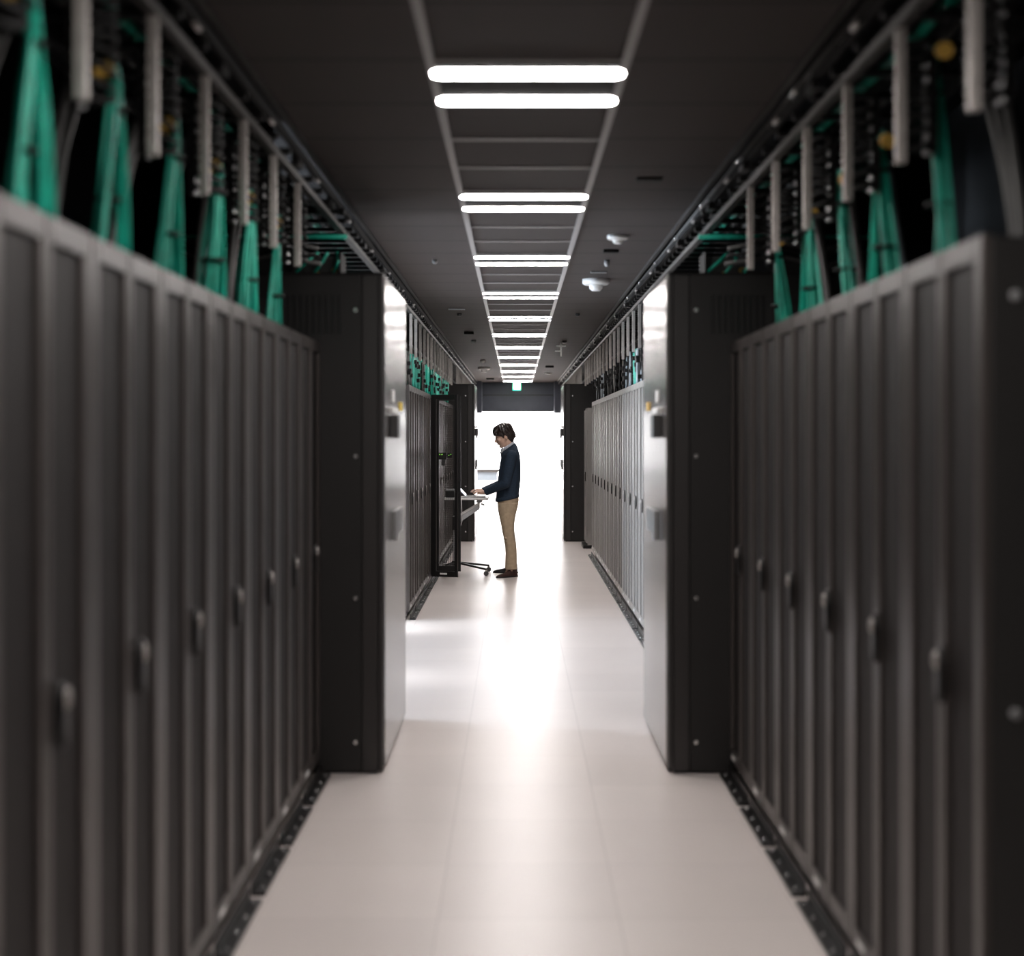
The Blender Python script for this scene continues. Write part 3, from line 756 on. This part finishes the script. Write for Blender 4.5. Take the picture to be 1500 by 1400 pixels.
# laptop
lt = thing('laptop', (-0.46, CY-0.02, tz), 'open silver laptop under the hands of the man on the cart', 'laptop')
MB().box(-0.12, 0.11, -0.16, 0.16, 0.002, 0.016).build('keyboard_base', M['laptop'], lt, 0.004)
mb = MB()
for a in range(5):
    for b_ in range(12): mb.box(-0.10+a*0.02, -0.084+a*0.02, -0.145+b_*0.0245, -0.125+b_*0.0245, 0.016, 0.018)
mb.build('keys', M['darkgrey'], lt)
mb = MB().bar((-0.118, 0, 0.014), (-0.215, 0, 0.115), 0.32, 0.006); li = mb.build('lid', M['laptop'], lt, 0.002)
MB().bar((-0.117, 0, 0.026), (-0.206, 0, 0.119), 0.29, 0.001).build('display', M['screen'], li)
o = MB().tube([(-0.63, CY-0.2, tz+0.005), (-0.62, CY-0.285, tz-0.02), (-0.615, CY-0.285, tz-0.15), (-0.61, CY-0.28, tz-0.25), (-0.65, CY-0.2, tz-0.38), (-0.67, CY-0.1, tz-0.43)], 0.004, 6).build('power_cable', M['whitepl'])
tag(o, 'thin white cable drooping from the cart top', 'cable')
kb = thing('equipment_box', (-0.755, CY-0.02, tz), 'small black equipment box with grey lid on the cart, behind the laptop', 'equipment')
MB().box(-0.05, 0.05, -0.12, 0.12, 0.0, 0.075).build('case', M['blackmetal'], kb, 0.004)
MB().box(-0.055, 0.055, -0.125, 0.125, 0.075, 0.09).build('lid', M['grey'], kb, 0.003)

# ------------------------------------------------------------------ the man
MY = 16.28; S = MY/F
def PX(px): return (px-756)*S
def PZ(py): return EYE+(637-py)*S
man_o = Vector((PX(747), MY, 0))
def L(px, dy, py): return Vector((PX(px)-man_o.x, dy, PZ(py)))
def remesh(o, v, sm=3, f=0.5):
    r = o.modifiers.new('remesh', 'REMESH'); r.mode = 'VOXEL'; r.voxel_size = v; r.use_smooth_shade = True
    if sm:
        q = o.modifiers.new('smooth', 'SMOOTH'); q.factor = f; q.iterations = sm
def section(c, rx, ry, tilt=0.0, n=20, sq=2.3):
    out = []
    for k in range(n):
        a = 2*PI*k/n; ca, sa = math.cos(a), math.sin(a)
        x = rx*math.copysign(abs(ca)**(2/sq), ca); y = ry*math.copysign(abs(sa)**(2/sq), sa)
        out.append(Vector((c[0]+x, c[1]+y, c[2]+x*tilt)))
    return out
def torso(mb, rows, grow=0.0, tilt=0.0):
    mb.loft([section(((PX(a)+PX(b))/2-man_o.x, 0, PZ(py)), (PX(b)-PX(a))/2+grow, ry+grow, tl) for py, a, b, ry, tl in rows])
TROWS = [(655.5, 735.5, 753.5, 0.078, 0.72), (659, 735.5, 756.5, 0.125, 0.48), (664, 735.2, 759, 0.178, 0.25), (670, 734.8, 760.8, 0.196, 0.08), (678, 733.5, 761.5, 0.190, 0), (688, 732, 762, 0.178, 0),
         (700, 730.5, 761.8, 0.168, 0), (713, 729, 760.5, 0.163, 0.05), (723, 728, 759.5, 0.168, 0.14), (727.5, 727.5, 759, 0.170, 0.2)]
def arm(mb, sgn, grow, to_wrist=True):
    sh, el, wr = L(749, sgn*0.175, 668), L(741, sgn*0.215, 707), L(711.5, sgn*0.13, 720.5)
    if sgn > 0: wr = L(707, 0.12, 719.5)
    p = [sh, sh.lerp(el, 0.35), sh.lerp(el, 0.75), el, el.lerp(wr, 0.12), el.lerp(wr, 0.5), wr]
    mb.tube(p, [r+grow for r in (0.058, 0.056, 0.050, 0.047, 0.045, 0.038, 0.030)], 14)
    mb.ell(sh, (0.062+grow, 0.062+grow, 0.066+grow)); mb.ell(el, (0.045+grow,)*3)
    return wr
LROWS = [(736, 730, 758.5), (745, 730.5, 756.5), (755, 732.5, 754), (766, 735, 752.5), (777, 737, 752.3), (787, 739.2, 753.5), (797, 741, 755), (808, 741.8, 755.8), (820, 741.5, 756), (831, 741.2, 756.3)]
def leg(mb, sgn, grow, off=0.0):
    n = len(LROWS); rings = []
    for i, (py, a, b) in enumerate(LROWS):
        t_ = i/(n-1); yy = sgn*(0.085+0.14*t_)
        Z = PZ(py); Z = Z if i < n-1 else 0.085
        Z = PZ(736)+(0.085-PZ(736))*((py-736)/(831-736))
        ry = 0.088-0.028*t_
        rings.append(section(((PX(a)+PX(b))/2-man_o.x+off*t_, yy, Z), (PX(b)-PX(a))/2+grow, ry+grow))
    mb.loft(rings)
# body (skin) - one continuous surface
mb = MB()
torso(mb, TROWS, -0.02)
torso(mb, [(725, 730, 758, 0.15, 0), (738, 731, 758, 0.16, 0), (746, 733, 755, 0.14, 0)], -0.015)
for s in (-1, 1):
    wr = arm(mb, s, -0.012); leg(mb, s, -0.016)
    # hand: palm plus five fingers resting on the keys
    kn = wr+Vector((-0.085, -s*0.012, 0.004))
    mb.tube([wr+Vector((0.02, 0, 0)), wr, wr.lerp(kn, 0.3), wr.lerp(kn, 0.7), kn], [0.022, 0.023, 0.025, 0.026, 0.020], 12)
    for i, (ln, oy) in enumerate(((0.062, -0.030), (0.074, -0.011), (0.070, 0.009), (0.054, 0.028))):
        b0 = kn+Vector((0.015, s*oy*-1.0, 0.002)); d1 = Vector((-0.5*ln, 0, 0.006)); 
        p1 = b0+d1; p2 = p1+Vector((-0.32*ln, 0, -0.014)); p3 = p2+Vector((-0.14*ln, 0, -0.016))
        mb.tube([b0+Vector((0.02, 0, 0)), b0, p1, p2, p3], [0.011, 0.0105, 0.0095, 0.0085, 0.007], 8)
    tb = wr.lerp(kn, 0.25)+Vector((0, -s*0.018, -0.004))
    mb.tube([tb, tb+Vector((-0.03, -s*0.022, -0.006)), tb+Vector((-0.058, -s*0.026, -0.010)), tb+Vector((-0.078, -s*0.022, -0.018))], [0.013, 0.0115, 0.010, 0.008], 8)
    # foot core
    an = Vector(((PX(741)+PX(756))/2-man_o.x, s*0.225, 0.07))
    mb.tube([an+Vector((0.01, 0, 0.03)), an+Vector((0, 0, -0.02)), an+Vector((-0.06, 0, -0.03))], [0.038, 0.036, 0.03], 10)
# neck and head
HC = L(738.3, 0, 638.7); HS = 1.1
def hell(mb, c, r, rot, *a): mb.ell(c, tuple(q*HS for q in r), rot, *a); return mb
tilt = Matrix.Rotation(math.radians(-17), 3, 'Y')      # face looks toward -x and down
def H(x, y, z): return HC + tilt @ (Vector((x, y, z))*HS)
mb.tube([L(748, 0, 664), L(745.5, 0, 654), H(0.022, 0, -0.055), H(0.02, 0, -0.02)], [0.066, 0.058, 0.056, 0.055], 14)
rt = tilt
hell(mb, H(0.012, 0, 0.035), (0.094, 0.074, 0.082), rt, 20, 12)      # cranium
hell(mb, H(-0.020, 0, -0.010), (0.066, 0.064, 0.098), rt, 20, 12)    # face
hell(mb, H(-0.030, 0, -0.075), (0.047, 0.047, 0.036), rt)            # jaw
hell(mb, H(-0.064, 0, -0.094), (0.020, 0.022, 0.017), rt)            # chin
hell(mb, H(-0.074, 0, 0.030), (0.020, 0.050, 0.016), rt)             # brow
mb.tube([H(-0.080, 0, 0.014), H(-0.094, 0, -0.012), H(-0.106, 0, -0.030), H(-0.088, 0, -0.040)], [0.009, 0.011, 0.013, 0.010], 10)   # nose
hell(mb, H(-0.082, 0, -0.060), (0.012, 0.024, 0.014), rt)            # mouth mass
for s in (-1, 1):
    hell(mb, H(-0.058, s*0.042, -0.022), (0.024, 0.022, 0.022), rt)  # cheek
    hell(mb, H(0.016, s*0.073, -0.012), (0.018, 0.010, 0.032), rt)   # ear
body = mb.build('person', M['skin']); body.location = man_o
remesh(body, 0.0055, 2)
tag(body, 'man in a navy sweater and khaki trousers standing at a cart, looking down, typing', 'person')
# eyes, brows, lips, inner ear
mb = MB()
for s in (-1, 1): hell(mb, H(-0.0735, s*0.029, 0.006), (0.009, 0.013, 0.005), rt)
mb.build('eyes', M['eye'], body)
mb = MB()
for s in (-1, 1): mb.tube([H(-0.090, s*0.014, 0.030), H(-0.086, s*0.034, 0.036), H(-0.070, s*0.050, 0.030)], [0.004, 0.005, 0.003], 6)
mb.build('eyebrows', M['hair'], body)
MB().ell(H(-0.0915, 0, -0.056), (0.005, 0.02, 0.004), rt).ell(H(-0.0905, 0, -0.065), (0.006, 0.018, 0.005), rt).build('lips', M['lips'], body)
# hair
mb = MB()
hell(mb, H(0.012, 0, 0.055), (0.100, 0.089, 0.086), rt, 22, 14)
hell(mb, H(0.062, 0, 0.005), (0.060, 0.078, 0.078), rt, 20, 12)
hell(mb, H(0.060, 0, -0.045), (0.036, 0.058, 0.045), rt)
hell(mb, H(-0.055, 0, 0.072), (0.052, 0.072, 0.036), rt)
hell(mb, H(-0.030, 0, 0.086), (0.068, 0.072, 0.046), rt)
for s in (-1, 1):
    hell(mb, H(-0.010, s*0.062, 0.040), (0.055, 0.024, 0.038), rt)
    mb.tube([H(-0.012, s*0.070, 0.03), H(-0.012, s*0.073, 0.0), H(-0.010, s*0.070, -0.022)], [0.016, 0.011, 0.004], 8)
for i in range(46):     # locks
    y = R.uniform(-0.07, 0.07); f = R.uniform(0, 1)
    a = H(-0.02+R.uniform(-0.02, 0.03), y*0.7, 0.125-abs(y)*0.4)
    b_ = H(-0.085, y*0.95, 0.085-abs(y)*0.3); c_ = H(-0.108+R.uniform(-0.006, 0.012)+abs(y)*0.45, y, 0.056-R.uniform(0, 0.024)-abs(y)*0.15)
    mb.tube([a, a.lerp(b_, 0.5)+Vector((-0.004, 0, 0.010)), b_, c_], [0.008, 0.012, 0.011, 0.003], 6)
for i in range(60):
    ang = R.uniform(0.35*PI, 1.65*PI); up = R.uniform(0.2, 1.0)
    dx, dy = -math.cos(ang), math.sin(ang)
    a = H(0.005+dx*0.045, dy*0.04, 0.128); b_ = H(0.012+dx*0.094, dy*0.086, 0.075*up+0.01); c_ = H(0.035+dx*0.085, dy*0.078, -0.01-0.05*R.random()*(dx > 0.2))
    mb.tube([a, a.lerp(b_, 0.55)+tilt@Vector((dx*0.010, dy*0.015, 0.010)), b_, c_], [0.006, 0.010, 0.010, 0.004], 6)
hair = mb.build('hair', M['hair'], body); remesh(hair, 0.0042, 1, 0.4)
# sweater
mb = MB(); torso(mb, TROWS, 0.009)
torso(mb, [(725, 727.5, 759.3, 0.172, 0.2), (730.3, 727.3, 758.8, 0.170, 0.2)], 0.009)
for s in (-1, 1): arm(mb, s, 0.010)
sw = mb.build('sweater', M['sweater'], body); remesh(sw, 0.0065, 3)
mb = MB()
rg = [section(((PX(727)+PX(759.3))/2-man_o.x, 0, PZ(z_)), (PX(759.3)-PX(727))/2+g_, 0.172+g_, 0.2, 28) for z_, g_ in ((726.0, 0.006), (726.6, 0.011), (730.8, 0.011), (731.6, 0.004))]
mb.loft(rg).build('hem_band', M['sweater'], sw)
for s in (-1, 1):
    e = L(741, s*0.215, 707); wr = L(711.5, -0.13, 720.5) if s < 0 else L(707, 0.12, 719.5); d = (wr-e).normalized()
    MB().tube([wr-d*0.05, wr-d*0.045, wr-d*0.005, wr], [0.036, 0.041, 0.039, 0.033], 16).build('cuff', M['sweater'], sw)
# shirt collar
mb = MB()
def ring(cx, cy, rx, ry, z, tl, n=24): return section(((PX(cx)-man_o.x), 0, PZ(cy)+z), rx, ry, tl, n)
mb.loft([ring(744.6, 657, 0.072, 0.074, 0, 0.70), ring(744.0, 652.8, 0.073, 0.070, 0, 0.66), ring(743.8, 651.8, 0.066, 0.063, 0, 0.66)])
mb.build('shirt_collar', M['shirt'], body)
mb = MB()
for s in (-1, 1):
    a, b_ = L(735.2, s*0.012, 656.5), L(737.5, s*0.06, 655.5); c_, d_ = L(733.2, s*0.03, 664.5), L(735.6, s*0.062, 663)
    v = [mb.bm.verts.new(p) for p in (a, b_, d_, c_)]; v2 = [mb.bm.verts.new(p+Vector((-0.008, 0, 0.003))) for p in (a, b_, d_, c_)]
    for q in ((0,1,2,3),): mb.bm.faces.new([v[i] for i in q]); mb.bm.faces.new([v2[i] for i in reversed(q)])
    for i in range(4): mb.bm.faces.new((v[i], v[(i+1) % 4], v2[(i+1) % 4], v2[i]))
mb.build('collar_points', M['shirt'], body)
MB().tube([L(738, 0, 658), L(736.8, 0, 664), L(735.6, 0, 671)], [0.034, 0.030, 0.014], 12).build('shirt_front', M['shirt'], body)
# trousers
mb = MB()
torso(mb, [(726.5, 729, 758.7, 0.160, 0.2), (734, 729, 759.5, 0.168, 0.08), (742, 730.3, 758, 0.165, 0), (748, 731.3, 755.5, 0.150, 0)], 0.006)
for s in (-1, 1): leg(mb, s, 0.009)
# soft creases at knee and cuff
for s in (-1, 1):
    for px, py in ((739.5, 785), (741, 790), (742.5, 822), (742.5, 828)):
        mb.tube([L(px+1, s*0.20-0.05, py+1), L(px, s*0.19, py), L(px+1, s*0.19+0.05, py+1)], 0.010, 6)
tr = mb.build('trousers', M['chino'], body); remesh(tr, 0.0065, 2)
mb = MB().loft([section((PX(743.8)-man_o.x, 0, PZ(z_)), 0.119, 0.166, 0.2, 24) for z_ in (724, 727)]); mb.build('belt', M['belt'], body)
# shoes
def shoe(ax, ay, ang, m, lab):
    mb = MB(); rings = []
    prof = [(-0.075, 0.028, 0.062), (-0.06, 0.036, 0.082), (-0.02, 0.038, 0.090), (0.03, 0.038, 0.080), (0.08, 0.042, 0.056), (0.13, 0.045, 0.044), (0.17, 0.038, 0.036), (0.20, 0.020, 0.026), (0.208, 0.008, 0.018)]
    for x, wy, h in prof:
        rings.append([Vector((x, wy*math.cos(a)*(1 if math.sin(a) < 0 else 0.9), 0.012+max(0, math.sin(a))*(h-0.012) + min(0, math.sin(a))*0.010)) for a in [2*PI*k/16 for k in range(16)]])
    mb.loft(rings); mb.tube([(-0.03, 0, 0.05), (-0.03, 0, 0.10)], [0.042, 0.044], 14)
    rot = Matrix.Translation((ax, ay, 0)) @ Matrix.Rotation(ang, 4, 'Z')
    mb.xform(rot); o = mb.build('shoe', m, body, label=lab); remesh(o, 0.005, 1)
    sb = MB(); out = [(-0.085, 0), (-0.075, 0.03), (-0.02, 0.04), (0.08, 0.044), (0.13, 0.047), (0.18, 0.036), (0.212, 0.01), (0.212, -0.01), (0.18, -0.036), (0.13, -0.047), (0.08, -0.044), (-0.02, -0.04), (-0.075, -0.03)]
    sb.loft([[(x, y, z) for x, y in out] for z in (0.0, 0.014)]); sb.xform(rot); sb.build('sole', M['blackmetal'], o)
ax = (PX(741)+PX(756))/2-man_o.x
shoe(ax+0.005, -0.235, math.radians(180+38), M['shoebrown'], 'brown suede shoe turned toward the camera')
shoe(ax+0.0, 0.23, math.radians(180-4), M['blackmetal'], 'shoe coloured black for shadow, pointing at the cart')  # shadow on this shoe is put into its black material
